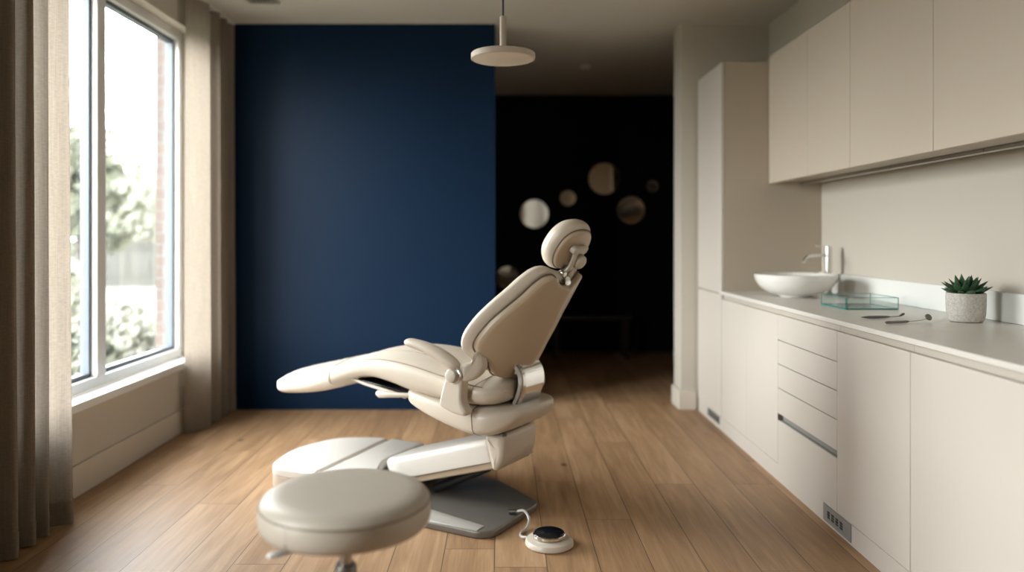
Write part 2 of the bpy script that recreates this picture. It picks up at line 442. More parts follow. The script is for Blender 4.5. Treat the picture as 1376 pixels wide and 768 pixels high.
# continuous plinth under the base units
PX = 1.414
tag(obj('plinth', G().box(PX, PX + .018, 1.41, 5.525, 0, .086), M['cabinet'], bevel=.001), 'long low greige plinth board under the row of base cabinets', 'plinth')

# ================================================================== KITCHENETTE ON THE RIGHT
FX = 1.41; GAP = .0018; DT = .018
BT = .853           # top of doors
def door(y0, y1, z0, z1, parent, x=FX, name='door', m='cabinet'):
    return obj(name, G().box(x, x + DT, y0 + GAP, y1 - GAP, z0 + GAP, z1 - GAP), M[m], parent, bevel=.0015)
def base_unit(y0, y1, splits, label, name='base_cabinet'):
    e = empty(name, (0, 0, 0), label, 'cabinet', 'base cabinets under the worktop')
    obj('body', G().box(FX + DT + .004, XR - .003, y0 + .002, y1 - .002, .088, .880), M['cabinet_body'], e)
    obj('finger_groove', G().box(FX + .014, FX + DT + .003, y0 + .001, y1 - .001, BT + .001, .881), M['groove'], e)
    yy = [y0] + splits + [y1]
    for a, b in zip(yy, yy[1:]): door(a, b, .089, BT, e)
    return e
base_unit(3.925, 4.93, [4.43], 'double-door greige base cabinet directly under the white basin')
base_unit(2.65, 3.23, [], 'single-door greige base cabinet beside the drawer unit, under the potted succulent')
base_unit(1.41, 2.65, [2.03], 'wide greige base cabinet at the right picture edge, nearest the viewer')
# drawer unit
du = empty('drawer_unit', (0, 0, 0), 'greige base unit with five drawers and a grey metal grip rail', 'drawer unit', 'base cabinets under the worktop')
y0, y1 = 3.23, 3.925
obj('body', G().box(FX + DT + .004, XR - .003, y0 + .002, y1 - .002, .088, .880), M['cabinet_body'], du)
obj('finger_groove', G().box(FX + .014, FX + DT + .003, y0 + .001, y1 - .001, BT + .001, .881), M['groove'], du)
zz = [BT, .7225, .600, .478, .346]
for a, b in zip(zz, zz[1:]):
    obj('drawer', G().box(FX, FX + DT, y0 + GAP, y1 - GAP, b + .0035, a - .001), M['cabinet'], du, bevel=.0015)
    obj('shadow_gap', G().box(FX + .012, FX + DT, y0 + GAP, y1 - GAP, b - .001, b + .0035), M['groove'], du)
dr = obj('drawer', G().box(FX, FX + DT, y0 + GAP, y1 - GAP, .089, .316), M['cabinet'], du, bevel=.0015)
gr = G().box(FX + .012, FX + DT + .002, y0 + GAP, y1 - .045, .317, .344)
gr.box(FX + .001, FX + .014, y0 + GAP, y1 - .045, .317, .322)
o = obj('grip_rail', gr, M['grey_plate'], dr); o['label'] = 'brushed grey metal grip rail'
o = obj('rail_end_cap', G().box(FX + .0005, FX + DT, y1 - .044, y1 - GAP, .316, .345), M['dark_steel'], dr); o['label'] = 'small dark square end cap of the grip rail'
# tall cabinet
tc_ = empty('tall_cabinet', (0, 0, 0), 'tall greige cupboard standing against the pillar at the end of the worktop', 'cabinet')
TY0, TY1, TZ = 4.935, 5.528, 2.375
obj('body', G().box(FX + DT + .003, XR - .003, TY0 + .02, TY1, .088, TZ), M['cabinet_body'], tc_, bevel=.001)
obj('side_panel', G().box(FX + DT + .003, XR - .003, TY0, TY0 + .018, .90, TZ), M['cabinet_body'], tc_, bevel=.001)
door(TY0, TY1, .885, TZ, tc_); door(TY0, TY1, .089, .882, tc_)
# worktop
CT = .904
tag(obj('worktop', G().box(1.395, XR - .002, 1.41, 4.93, .884, CT), [M['counter']], bevel=.002), 'long pale grey composite worktop running along the right wall', 'worktop')
tag(obj('upstand', G().box(XR - .022, XR - .002, 1.41, 4.93, CT + .001, 1.025), M['counter_white'], bevel=.002), 'low white upstand along the wall at the rear of the worktop', 'upstand')
# wall cabinets
UX = 1.714; UZ0, UZ1 = 1.59, 2.41
def wall_unit(y0, y1, splits, label):
    e = empty('wall_cabinet', (0, 0, 0), label, 'cabinet', 'wall cabinets above the worktop')
    obj('body', G().box(UX + DT + .003, XR - .003, y0 + .002, y1 - .002, UZ0 + .012, UZ1), M['cabinet_body'], e)
    yy = [y0] + splits + [y1]
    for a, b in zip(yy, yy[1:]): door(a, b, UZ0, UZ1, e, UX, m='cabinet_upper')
    ls = obj('light_strip', G().box(UX + .20, UX + .235, y0 + .004, y1 - .004, UZ0 - .004, UZ0 + .0115), M['steel'], e, bevel=.001)
    return e
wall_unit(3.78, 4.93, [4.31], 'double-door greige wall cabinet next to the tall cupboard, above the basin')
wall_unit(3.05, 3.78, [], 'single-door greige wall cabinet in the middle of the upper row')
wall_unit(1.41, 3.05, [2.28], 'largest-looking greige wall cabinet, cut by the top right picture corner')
# plinth plates
def plinth_plate(yc, ln, z0, z1, label, marks, m):
    e = empty('plinth_plate', (PX, yc, 0), label, 'vent', 'grey plates in the plinth')
    obj('plate', G().box(-.005, -.0005, -ln / 2, ln / 2, z0, z1), M[m], e, bevel=.001)
    if marks:
        for k in range(4):
            q = G(); yk = ln * (.29 - .155 * k)
            for i in range(3):
                for j in range(2 + (i + k) % 2):
                    w = .028 / (2 + (i + k) % 2)
                    q.box(-.0062, -.0051, yk - .014 + j * w, yk - .014 + j * w + w * .72, z0 + .022 + i * .011, z0 + .022 + i * .011 + .008)
            obj('slot_cluster', q, M['black'], e)
    else:
        for k in range(4):
            obj('slat', G().box(-.007, -.0051, -ln / 2 + .01, ln / 2 - .01, z0 + .008 + k * .011, z0 + .013 + k * .011), M['black'], e)
plinth_plate(3.235, .265, .012, .085, 'grey metal plate with four dark slot clusters in the plinth below the drawers', True, 'grey_plate')
plinth_plate(5.12, .28, .030, .082, 'dark slatted vent grille in the plinth at the foot of the tall cupboard', False, 'grey_plate')

# ------------------------------------------------ things on the worktop
zc = CT + .0006
# basin
b = empty('wash_basin', (1.69, 4.42, zc), 'round white vessel basin standing on the worktop by the tall cupboard', 'basin')
prof = [(.0, .0), (.078, .0), (.085, .003), (.088, .012)]
for k in range(1, 13):
    t = k / 12; prof.append((.088 + .139 * math.sin(t * math.pi / 2) ** .95, .012 + .114 * (1 - math.cos(t * math.pi / 2)) ** .88))
prof += [(.2275, .130), (.223, .132), (.218, .129)]
for k in range(10, -1, -1):
    t = k / 11; prof.append((.10 * (1 if k else 0) + (.113 * math.sin(t * math.pi / 2) if k else 0), .022 + .104 * (1 - math.cos(t * math.pi / 2))))
obj('bowl', G().lathe(prof, n=72), M['porcelain'], b, angle=60)
obj('drain', G().lathe([(0, .0225), (.024, .0225), (.024, .026), (.018, .028), (0, .028)], n=24), M['chrome'], b)
# faucet
f = empty('faucet', (1.965, 4.62, zc), 'tall slim chrome column faucet standing behind the white basin', 'faucet')
obj('column', G().lathe([(0, 0), (.028, 0), (.028, .006), (.0215, .008), (.0215, .285), (.019, .288), (0, .288)], n=32), M['chrome'], f)
obj('spout', G().tube(spline([(0, 0, .232), (-.06, -.03, .233), (-.135, -.068, .232), (-.168, -.084, .222), (-.188, -.094, .196)], 6, False), .0095, 14), M['chrome'], f)
obj('handle', G().tube([(0, 0, .282), (-.02, .0, .284), (-.085, -.012, .292)], [.006, .005, .003], 10), M['chrome'], f)
# glass tray
tr = empty('glass_tray', (1.63, 3.64, zc), 'low rectangular clear glass tray with teal edges on the worktop', 'tray')
W_, D_, H_, T_ = .252, .28, .056, .006
bp_ = obj('base_plate', G().box(.0022, W_ - .0022, .0022, D_ - .0022, .0005, T_), M['tray'], tr)
q = G(); q.box(0, W_, 0, .002, 0, T_); q.box(0, W_, D_ - .002, D_, 0, T_); q.box(0, .002, .002, D_ - .002, 0, T_); q.box(W_ - .002, W_, .002, D_ - .002, 0, T_)
o = obj('base_edge', q, M['tray_edge'], bp_); o['label'] = 'deep teal polished edge of the glass base'
for nm, bx in (('front_wall', (0, W_, 0, T_)), ('rear_wall', (0, W_, D_ - T_, D_)), ('end_wall', (0, T_, T_, D_ - T_)), ('end_wall', (W_ - T_, W_, T_, D_ - T_))):
    w_ = obj(nm, G().box(bx[0], bx[1], bx[2], bx[3], T_, H_), M['tray'], tr)
    obj('rim', G().box(bx[0], bx[1], bx[2], bx[3], H_, H_ + .0018), M['tray_edge'], w_)
for x_, y_ in ((0, 0), (W_ - .0022, 0), (0, D_ - .0022), (W_ - .0022, D_ - .0022), (.0058, 0)):
    obj('corner_edge', G().box(x_ - .0003, x_ + .0025, y_ - .0003, y_ + .0025, T_, H_), M['tray_edge'], tr)
# instruments
def instrument(name, p0, p1, label, kind):
    a = Vector(p0); d = Vector(p1) - a; L = d.length; rz = math.atan2(d.y, d.x)
    e = empty(name, (a.x, a.y, zc), label, 'dental instrument', None, rz)
    if kind == 'mirror':
        obj('handle', G().tube([(0, 0, .0055), (.004, 0, .0055), (.008, 0, .0055), (.11, 0, .0055), (.12, 0, .0055)], [.003, .0045, .005, .0048, .003], 14), M['dark_steel'], e)
        obj('shank', G().tube(spline([(.118, 0, .0055), (.15, 0, .006), (.185, 0, .0075), (L - .022, 0, .012)], 4, False), .0018, 8), M['steel'], e)
        h = G(); h.lathe([(0, -.0015), (.0135, -.0015), (.0145, 0), (.0135, .0018), (0, .0018)], n=28)
        o = obj('mirror_head', h, [M['dark_steel']], e, loc=(L - .010, 0, .0185)); o.rotation_euler = (R(58), R(-20), 0)
    else:
        obj('handle', G().tube([(0, 0, .006), (.012, 0, .006), (.03, 0, .006), (.07, 0, .006), (.12, 0, .006), (.135, 0, .006)], [.0015, .003, .0055, .0062, .005, .003], 14), M['dark_steel'], e)
        obj('shank', G().tube(spline([(.132, 0, .006), (.165, 0, .0065), (L - .03, 0, .0065), (L - .02, 0, .009)], 4, False), .0018, 8), M['dark_steel'], e)
        h = G(); h.tube([(L - .022, 0, .007), (L - .012, 0, .011), (L - .002, 0, .0165), (L + .004, 0, .018)], [.0022, .0045, .0048, .002], 12)
        obj('scoop_tip', h, M['dark_steel'], e)
    return e
instrument('dental_scaler', (1.515, 3.235, 0), (1.715, 3.275, 0), 'steel dental instrument with a small angled scoop tip, lying nearest the glass tray', 'scaler')
instrument('dental_mirror', (1.522, 3.045, 0), (1.745, 3.125, 0), 'steel dental mouth mirror with a round head lying in front of the other instrument', 'mirror')
# succulent
p = empty('potted_succulent', (1.893, 3.13, zc), 'dark green spiky succulent in a speckled grey concrete pot on the worktop', 'potted plant')
prof = [(0, 0), (.058, 0), (.066, .003), (.0725, .014), (.0765, .035), (.0785, .07), (.0795, .118), (.0775, .122), (.0735, .122), (.072, .118), (.071, .104), (0, .104)]
obj('pot', G().lathe(prof, n=64), M['concrete'], p)
obj('soil', G().lathe([(0, .1045), (.070, .1045), (.070, .110), (.03, .116), (0, .117)], n=32), M['soil'], p)
p.scale = (.92, .92, .96)
rnd = random.Random(5)
lg = G()
def leaf(g, az, el, L, W, base):
    rings = []; n = 10
    d = Vector((math.cos(az) * math.cos(el), math.sin(az) * math.cos(el), math.sin(el)))
    side = Vector((-math.sin(az), math.cos(az), 0)); nrm = d.cross(side) * -1
    o = Vector(base) + Vector((math.cos(az), math.sin(az), 0)) * .010
    for k in range(11):
        t = k / 10
        w = W * (.55 + .9 * t) if t < .35 else W * .865 * (1 - ((t - .35) / .65) ** 1.7) * 1.0
        w = max(w, .0006); th = w * .42
        c = o + d * L * t + Vector((0, 0, 1)) * (.010 * t * t)
        rings.append([tuple(c + side * w * math.cos(2 * math.pi * j / n) + nrm * (th * math.sin(2 * math.pi * j / n) + .25 * w * abs(math.cos(2 * math.pi * j / n)))) for j in range(n)])
    g.rings(rings)
for cnt, el, L, W, z, ph in ((10, 10, .094,   .0265, .118, .1), (10, 26, .092, .0265, .121, .4), (8, 44, .084, .025, .122, .2), (6, 62, .074, .021, .122, .5), (4, 78, .064, .013, .122, .3)):
    for k in range(cnt):
        leaf(lg, ph + 2 * math.pi * k / cnt + rnd.uniform(-.12, .12), R(el + rnd.uniform(-5, 5)), L * rnd.uniform(.88, 1.08), W * rnd.uniform(.9, 1.1), (0, 0, z))
obj('leaf_rosette', lg, M['succulent'], p, angle=70)

# ================================================================== DENTAL CHAIR
YAW = R(-32)
ch = empty('dental_chair', (-.05, 3.58, 0), 'beige reclined dental treatment chair in the middle of the wooden floor', 'dental chair', None, YAW)
# ---- foot: floor plate, skirt, covers
pl = round_poly([(-.50, -.345), (-.10, -.395), (.175, -.375), (.225, -.33), (.215, .075), (-.14, .265), (-.50, .30)], [.02, .05, .06, .05, .05, .05, .02])
g = pillow(G(), pl, .002, .030, .003, .008, lambda a, b, c: (a, b, c))
obj('floor_plate', g, M['plate'], ch)
rail = G()
rail.prism([(-.385, .0), (-.29, .0), (-.305, .024), (-.345, .038), (-.378, .030)], -.5, .0, 'x')
obj('side_rail', G().rings([[(x, y0_ * 1 + dy, z) for (y0_, z) in prof_] for x, dy, prof_ in (
    (-.50, .03, [(-.385, .004), (-.26, .004), (-.275, .040), (-.335, .052), (-.375, .034)]),
    (-.12, -.012, [(-.385, .004), (-.26, .004), (-.275, .040), (-.335, .050), (-.378, .034)]),
    (.165, .0, [(-.372, .004), (-.30, .004), (-.305, .0325), (-.335, .034), (-.368, .0325)]))]), M['plate_light'], ch, bevel=.004)
sk = round_poly([(-1.08, -.385), (-.45, -.345), (-.45, .345), (-.93, .30), (-1.15, .16), (-1.185, -.15)], [.09, .02, .02, .12, .10, .16], 8)
obj('base_skirt', pillow(G(), sk, .002, .068, .004, .006, lambda a, b, c: (a, b, c)), M['base_beige'], ch)
c1 = round_poly([(-1.08, -.388), (-.765, -.365), (-.875, .302), (-.95, .293), (-1.15, .165), (-1.187, -.15)], [.09, .03, .03, .12, .10, .16], 8)
def dome(a, b, c): return (a, b, c + (.020 * max(0, min(1, (a + 1.19) / .5)) - .015 * (b / .35) ** 2) * (c - .069) / .053)
obj('base_cover', pillow(G(), c1, .069, .122, .002, .020, dome), M['base_white'], ch)
c2 = round_poly([(-.748, -.364), (-.46, -.35), (-.51, -.20), (-.575, -.10), (-.615, .30), (-.858, .308)], [.03, .03, .06, .06, .03, .03], 8)
obj('base_cover', pillow(G(), c2, .069, .122, .002, .018, dome), M['base_white'], ch)
# gap liner seen in the dark joint
obj('joint_liner', pillow(G(), round_poly([(-.90, -.350), (-.45, -.33), (-.45, .30), (-.90, .28)], .02), .069, .098, .002, .004, lambda a, b, c: (a, b, c)), M['black'], ch)
# ---- lift arm
def arm_map(p0, p1):
    pass
A0, A1 = Vector((-.545, 0, .085)), Vector((.105, 0, .285))
ax = (A1 - A0); AL = ax.length; ax.normalize(); an = Vector((-ax.z, 0, ax.x))
def arm(a, b, c):
    q = A0 + ax * a + an * c
    return (q.x, b, q.z)
ao = round_poly([(0, -.10), (.10, -.17), (AL, -.165), (AL, .165), (.10, .17), (0, .13)], [.04, .05, .03, .03, .05, .04], 6)
obj('lift_arm', pillow(G(), ao, -.030, .072, .006, .030, arm, crown_f=.004), M['base_white'], ch)
ao2 = round_poly([(.03, -.10), (.10, -.158), (AL + .03, -.152), (AL + .03, .152), (.10, .158), (.03, .10)], .03, 4)
obj('arm_trim', pillow(G(), ao2, -.062, -.031, .010, .002, arm), M['back_shell'], ch)
st_ = G().tube([(-.28, -.06, .045), (.02, -.06, .195)], .022, 16); st_.tube([(-.28, .06, .045), (.02, .06, .195)], .022, 16)
obj('lift_strut', st_, M['black'], ch)
# ---- knuckle
kp = round_poly([(.070, .372), (.112, .222), (.135, .220), (.165, .268), (.172, .330), (.172, .372), (.160, .384)], [.02, .02, .04, .05, .04, .02, .01], 6)
obj('arm_knuckle', pillow(G(), kp, -.176, .135, .022, .028, lambda a, b, c: (a, c, b)), M['shell'], ch)
cv = G().box(.225, .262, -.178, -.160, .392, .405); 
obj('release_lever', G().tube([(.13, -.10, .384), (.140, -.150, .386), (.165, -.162, .386), (.180, -.158, .384)], [.008, .009, .009, .006], 10), M['dark_steel'], ch)
def on_pad(st, x0, x1, th, nexp, crown, off=.0004):
    # points on the near side of a loft_pad surface at section angle th (degrees)
    out = []
    for x, zt, zb, w in st:
        if x0 < x < x1:
            c, q = math.cos(R(th)), math.sin(R(th))
            dy = w * abs(c) ** (2 / nexp); dz = (zt - zb) / 2 * math.copysign(abs(q) ** (2 / nexp), q)
            if q > 0: dz -= crown * (dy / w) ** 2 * q
            out.append((x, -dy - off, (zt + zb) / 2 + dz + off))
    return out
# ---- under-seat shell
shell_st = [(-.345, .545, .498, .22), (-.28, .552, .462, .245), (-.14, .536, .418, .268), (.02, .516, .382, .276), (.11, .509, .378, .272), (.17, .509, .394, .252), (.215, .510, .420, .228), (.252, .510, .456, .205)]
g = G().rings(loft_pad(shell_st, .06, .10, nexp=4.3))
obj('seat_shell', g, M['shell'], ch, angle=60)
# seam down the side of the shell
sl = spline(shell_st, 12, False)
sm = []
for k, th in enumerate(range(62, -73, -6)):
    xk = .060 + .040 * (k / 22) ** 1.3
    sm += on_pad([min(sl, key=lambda q: abs(q[0] - xk))], -9, 9, th, 4.3, 0)[:1]
    sm[-1] = (xk, sm[-1][1], sm[-1][2])
obj('shell_seam', G().tube(sm, .0017, 6), M['seam'], ch)
# ---- seat and leg rest
seat_st = [(-1.256, .516, .412, .20), (-1.13, .552, .424, .215), (-.97, .590, .450, .228), (-.80, .632, .500, .243), (-.665, .668, .545, .256), (-.54, .702, .566, .268),
           (-.41, .713, .550, .276), (-.26, .703, .518, .280), (-.08, .668, .503, .280), (.06, .640, .503, .276), (.13, .630, .510, .258), (.180, .626, .520, .225)]
obj('seat_cushion', G().rings(loft_pad(seat_st, .065, .06, nexp=3.3, crown=.030)), M['leather'], ch, angle=60)
# glossy cover on the foot end
fc = loft_pad([s_ for s_ in seat_st if s_[0] < -.79], .065, .004, nexp=3.3, crown=.030, grow=.0035)
o = obj('foot_cover', G().rings(fc), M['leather_gloss'], ch, angle=60); o['label'] = 'glossy paler protective cover over the foot end'
# piping along the near shoulder of the cushion
ss = spline(seat_st, 5, False)
obj('piping', G().tube(on_pad(ss, -.78, .11, 30, 3.3, .030, .001), .0028, 6), M['seam_light'], ch)
obj('piping', G().tube(on_pad(ss, -.60, -.02, 72, 3.3, .030), .0018, 6), M['seam_light'], ch)
pp3 = [(.075, -.274, .570), (.078, -.268, .600), (.082, -.22, .615), (.085, -.12, .630)]
obj('piping', G().tube(spline(pp3, 5, False), .0016, 6), M['seam_light'], ch)
# ---- leg rest support
ls = G()
lo = round_poly([(-.66, -.20), (-.34, -.22), (-.30, -.10), (-.30, .10), (-.34, .20), (-.66, .18)], .02, 4)
def lsm(a, b, c): return (a, b, .515 + (-.30 - a) * .085 + c)
obj('legrest_plate', pillow(G(), lo, 0, .010, .002, .002, lsm), M['black_gloss'], ch)
obj('legrest_bar', G().tube([(-.70, -.205, .556), (-.60, -.212, .540), (-.33, -.225, .506)], [.006, .008, .009], 10), M['shell'], ch)
obj('legrest_bumper', G().tube([(-.495, -.235, .510), (-.48, -.235, .506), (-.40, -.235, .510), (-.30, -.225, .517)], [(.012, .012), (.019, .019), (.013, .013), (.010, .010)], 14), M['shell'], ch, angle=60)
# ---- arm rest on the near side
br = round_poly([(-.055, .520), (-.030, .610), (-.006, .668), (.034, .705), (.072, .672), (.066, .600), (.064, .545), (.088, .510), (.086, .488), (.02, .494)], [.02, .02, .03, .04, .03, .02, .03, .02, .01, .02], 6)
obj('armrest_bracket', pillow(G(), br, -.345, -.283, .012, .012, lambda a, b, c: (a, c, b)), M['shell'], ch)
kn = G().lathe([(0, -.376), (.020, -.376), (.0265, -.373), (.029, -.366), (.029, -.350), (0, -.350)], (.030, 0, .660), 32, 'y')
obj('pivot_knob', kn, M['satin'], ch)
obj('pivot_collar', G().lathe([(.0295, -.3555), (.033, -.3545), (.036, -.350), (.036, -.344), (.0295, -.344)], (.034, 0, .661), 32, 'y'), M['chrome'], ch)
lk = round_poly([(.050, .706), (.100, .716), (.108, .752), (.118, .765), (.138, .735), (.142, .692), (.126, .660), (.100, .637), (.050, .630)], [.01, .03, .02, .02, .02, .02, .03, .03, .01], 6)
def lkm(a, b, c): return (a, c + max(0, a - .08) * .75, b)
obj('back_link', pillow(G(), lk, -.338, -.285, .014, .014, lkm), M['shell'], ch)
pad = spline([(-.240, -.335, .780, .004, .004), (-.232, -.335, .781, .022, .014), (-.205, -.335, .780, .032, .0195), (-.13, -.335, .766, .036, .0235), (-.055, -.335, .741, .037, .027), (.005, -.335, .711, .034, .028), (.036, -.335, .693, .026, .023), (.052, -.335, .682, .006, .006)], 5, False)
obj('armrest_pad', G().tube([q[:3] for q in pad], [(max(.002, q[3]), max(.002, q[4])) for q in pad], 20), M['base_beige'], ch, angle=60)
# ---- backrest
BO = (.172, .632); BT_ = R(30)
def bk(O, th, k):
    def f(a, b, c):
        n = c - k * a * a
        return (O[0] + b * math.sin(th) + n * math.cos(th), a, O[1] + b * math.cos(th) - n * math.sin(th))
    return f
bmap = bk(BO, BT_, 1.25)
half = [(.0, -.020), (.15, -.020), (.195, .008), (.215, .038), (.245, .060), (.278, .072), (.300, .098), (.304, .142), (.288, .222), (.260, .296), (.224, .372), (.195, .440), (.168, .482), (.13, .500), (.098, .490), (.065, .468), (.0, .460)]
pan = half + [(-a, b) for a, b in reversed(half[1:-1])]
panel_pts = spline(pan, 5)
def bmap_p(a, b, c):
    return bmap(a, b, c + .016 * math.exp(-(a / .045) ** 2) * (1 if c > -.01 else 0))
obj('back_panel', pillow(G(), panel_pts, -.028, .004, .004, .012, bmap_p), M['back_shell'], ch, angle=60)
halfc = [(.0, -.02), (.20, -.015), (.262, .025), (.298, .048), (.316, .086), (.320, .140), (.306, .222), (.280, .300), (.247, .378), (.217, .446), (.183, .496), (.14, .518), (.09, .512), (.0, .500)]
cpts = spline(halfc + [(-a, b) for a, b in reversed(halfc[1:-1])], 6)
obj('back_cushion', pillow(G(), cpts, -.098, -.030, .042, .030, bmap, crown_b=.012), M['leather'], ch, angle=60)
# dark seam between cushion and panel
sp_ = [bmap(a, b, -.024) for a, b in inset(panel_pts, -.004)]
obj('back_seam', G().tube(sp_ + sp_[:2], .0032, 6), M['seam'], ch)
# chrome link from shell to back panel
path = spline([(.165, .700), (.196, .674), (.218, .636), (.220, .590), (.204, .540), (.180, .490)], 6, False)
o_ = []
for i, q in enumerate(path):
    a_ = path[max(0, i - 1)]; b_ = path[min(len(path) - 1, i + 1)]
    tx, tz = b_[0] - a_[0], b_[1] - a_[1]; L = math.hypot(tx, tz)
    o_.append((q[0], q[1], -tz / L, tx / L))
rg = [[(x + nx * .005, -.092, z + nz * .005), (x + nx * .012, -.080, z + nz * .012), (x + nx * .012, .085, z + nz * .012), (x - nx * .012, .085, z - nz * .012), (x - nx * .012, -.080, z - nz * .012), (x - nx * .005, -.092, z - nz * .005)] for x, z, nx, nz in o_]
o = obj('back_link_plate', G().rings(rg), M['chrome'], ch, angle=30); o['label'] = 'curved polished chrome plate joining back and seat'
rg = [[(x + nx * .010 - .008, -.102, z + nz * .010), (x + nx * .010 - .008, -.0935, z + nz * .010), (x - nx * .010 - .008, -.0935, z - nz * .010), (x - nx * .010 - .008, -.102, z - nz * .010)] for x, z, nx, nz in o_]
obj('chrome_edge_strip', G().rings(rg), M['steel'], ch, bevel=.003)
obj('bracket_cap', pillow(G(), round_poly([(-.085, .006), (.085, .006), (.085, .036), (-.085, .036)], .008), .0, .018, .002, .006, bmap_p), M['back_shell'], ch)
# ---- headrest
HO = (.368, 1.080); HT = R(35)
hmap0 = bk(HO, HT, 1.0)
def hmap(a, b, c):
    u, y, z = hmap0(a, b, c); t = R(-14); u0 = .415
    return (u0 + (u - u0) * math.cos(t) - y * math.sin(t), (u - u0) * math.sin(t) + y * math.cos(t), z)
hh = [(.0, .008), (.05, .012), (.086, .034), (.112, .080), (.116, .135), (.100, .195), (.060, .236), (.0, .250)]
hp = spline(hh + [(-a, b) for a, b in reversed(hh[1:-1])], 6)
obj('headrest_cushion', pillow(G(), hp, -.115, -.018, .058, .036, hmap, crown_b=.008), M['leather'], ch, angle=60)
hi = inset(hp, .021)
obj('headrest_panel', pillow(G(), hi, -.030, -.006, .004, .010, hmap), M['back_shell'], ch, angle=60)
hs = [hmap(a, b, -.0195) for a, b in inset(hp, .0175)]
obj('headrest_seam', G().tube(hs + hs[:2], .0020, 6), M['seam'], ch)
def hpt(a, b, c): return hmap(a, b, c + a * a * 1.0)
# hinge strap, cross bar, knobs and dial
strap = [hpt(-.012, .030, .012), hpt(-.012, .055, .020), hpt(-.012, .095, .018), hpt(-.012, .135, .010)]
obj('hinge_strap', G().tube(spline(strap, 5, False), [(.0155, .0075)] * 16, 14), M['satin'], ch, angle=60)
cbp = round_poly([(-.030, .128), (.055, .128), (.055, .160), (-.030, .160)], .007, 4)
obj('hinge_bar', pillow(G(), cbp, -.004, .016, .003, .006, lambda a, b, c: hpt(a, b, c)), M['satin'], ch)
def knob(name, a, b, r, c0, c1, m):
    g = G(); rs = []
    for rr, c in ((.1, c0), (r, c0), (r, c1 - r * .3), (r * .85, c1 - r * .08), (r * .5, c1), (.001, c1)):
        rr = min(rr, r)
        rs.append([hpt(a + rr * math.cos(t * math.pi / 10), b + rr * math.sin(t * math.pi / 10), c) for t in range(20)])
    g.rings(rs); return obj(name, g, M[m], ch, angle=50)
knob('hinge_knob', -.030, .144, .0175, .0, .026, 'satin')
knob('hinge_dial', .034, .086, .034, .004, .036, 'satin')
knob('hinge_knob', -.026, .020, .0150, .0, .026, 'chrome')
knob('hinge_knob', .012, .022, .0165, .004, .026, 'satin')
pst = [bmap(-.0, .440, -.020), bmap(-.0, .478, -.012), hpt(-.006, .020, -.004), hpt(-.008, .045, .006)]
obj('headrest_post', G().tube(spline(pst, 4, False), [(.025, .008)] * 13, 12), M['chrome'], ch, angle=50)
obj('cross_rod', G().tube([hpt(-.095, .004, -.03), hpt(-.03, .010, .002), hpt(.03, .012, .004)], .0035, 8), M['chrome'], ch)

# ================================================================== FOOT PEDAL
fp = empty('foot_pedal', (.191, 3.115, 0), 'round beige foot control with a black chrome-rimmed disc on the floor', 'foot pedal')
obj('housing', G().lathe([(0, .001), (.094, .001), (.0985, .006), (.0985, .014), (.092, .024), (.072, .031), (.064, .032), (0, .032)], n=64), M['shell'], fp)
obj('rim_ring', G().lathe([(0, .033), (.062, .033), (.066, .037), (.066, .045), (.062, .048), (0, .048)], n=64), M['chrome'], fp)
obj('pedal_disc', G().lathe([(0, .0485), (.0605, .0485), (.0605, .052), (.057, .054), (0, .0545)], n=64), M['black_gloss'], fp)
cab = spline([(-.088, .030, .018), (-.11, .05, .012), (-.113, .10, .008), (-.088, .15, .010), (-.075, .20, .03), (-.095, .238, .052), (-.13, .250, .044)], 8, False)
obj('cable', G().tube(cab, .0062, 10), M['plate_light'], fp)
obj('cable_plug', G().tube([(-.128, .2495, .0445), (-.16, .258, .042)], [.010, .012], 12), M['dark_steel'], fp)

# ================================================================== STOOL
stl = empty('stool', (-.408, 2.0, 0), 'round taupe padded clinic stool standing nearest the viewer', 'stool')
RS = .221
prof = [(0, .500), (RS - .03, .500), (RS - .012, .504), (RS - .003, .515), (RS, .532), (RS, .552), (RS - .004, .568), (RS - .013, .581), (RS - .030, .589), (RS - .06, .592), (.10, .594), (0, .5945)]
obj('seat', G().lathe(prof, n=96), M['leather_stool'], stl, angle=50)
rp = [(RS + .0005) * 1 for _ in range(2)]
obj('piping', G().tube([((RS - .0025) * math.cos(t * math.pi / 36), (RS - .0025) * math.sin(t * math.pi / 36), .566) for t in range(73)], .0026, 6), M['seam_light'], stl)
obj('seat_seam', G().tube([((RS - .001) * math.cos(R(-118)), (RS - .001) * math.sin(R(-118)), z) for z in (.506, .52, .54, .56)], .0016, 6), M['leather_stool'], stl)
obj('seat_plate', G().lathe([(0, .484), (.10, .484), (.12, .499), (0, .499)], n=40), M['plate'], stl)
obj('gas_column', G().lathe([(0, .10), (.0165, .10), (.0165, .44), (.0165, .484), (0, .484)], n=24), M['steel'], stl)
obj('column_sleeve', G().lathe([(0, .08), (.028, .08), (.028, .392), (.025, .398), (0, .398)], n=24), M['plate'], stl)
lv = spline([(-.02, -.02, .478, .007, .006), (-.08, -.055, .470, .007, .005), (-.115, -.075, .464, .010, .005), (-.145, -.090, .462, .019, .005), (-.165, -.101, .460, .016, .0045), (-.175, -.106, .459, .004, .003)], 4, False)
obj('height_lever', G().tube([q[:3] for q in lv], [(max(.002, q[3]), max(.002, q[4])) for q in lv], 12), M['plate_light'], stl, angle=60)
for k in range(5):
    t = R(20 + 72 * k); c, s_ = math.cos(t), math.sin(t)
    lg_ = obj('leg', G().tube([(c * .02, s_ * .02, .11), (c * .14, s_ * .14, .095), (c * .24, s_ * .24, .075)], [(.024, .018), (.020, .014), (.016, .011)], 12), M['steel'], stl, angle=60)
    wg = G().lathe([(0, -.018), (.022, -.018), (.026, -.013), (.026, .013), (.022, .018), (0, .018)], (c * .24, s_ * .24, .0265), 20, 'y')
    wg.tube([(c * .24, s_ * .24, .05), (c * .24, s_ * .24, .08)], .006, 8)
    obj('castor', wg, M['black'], lg_)

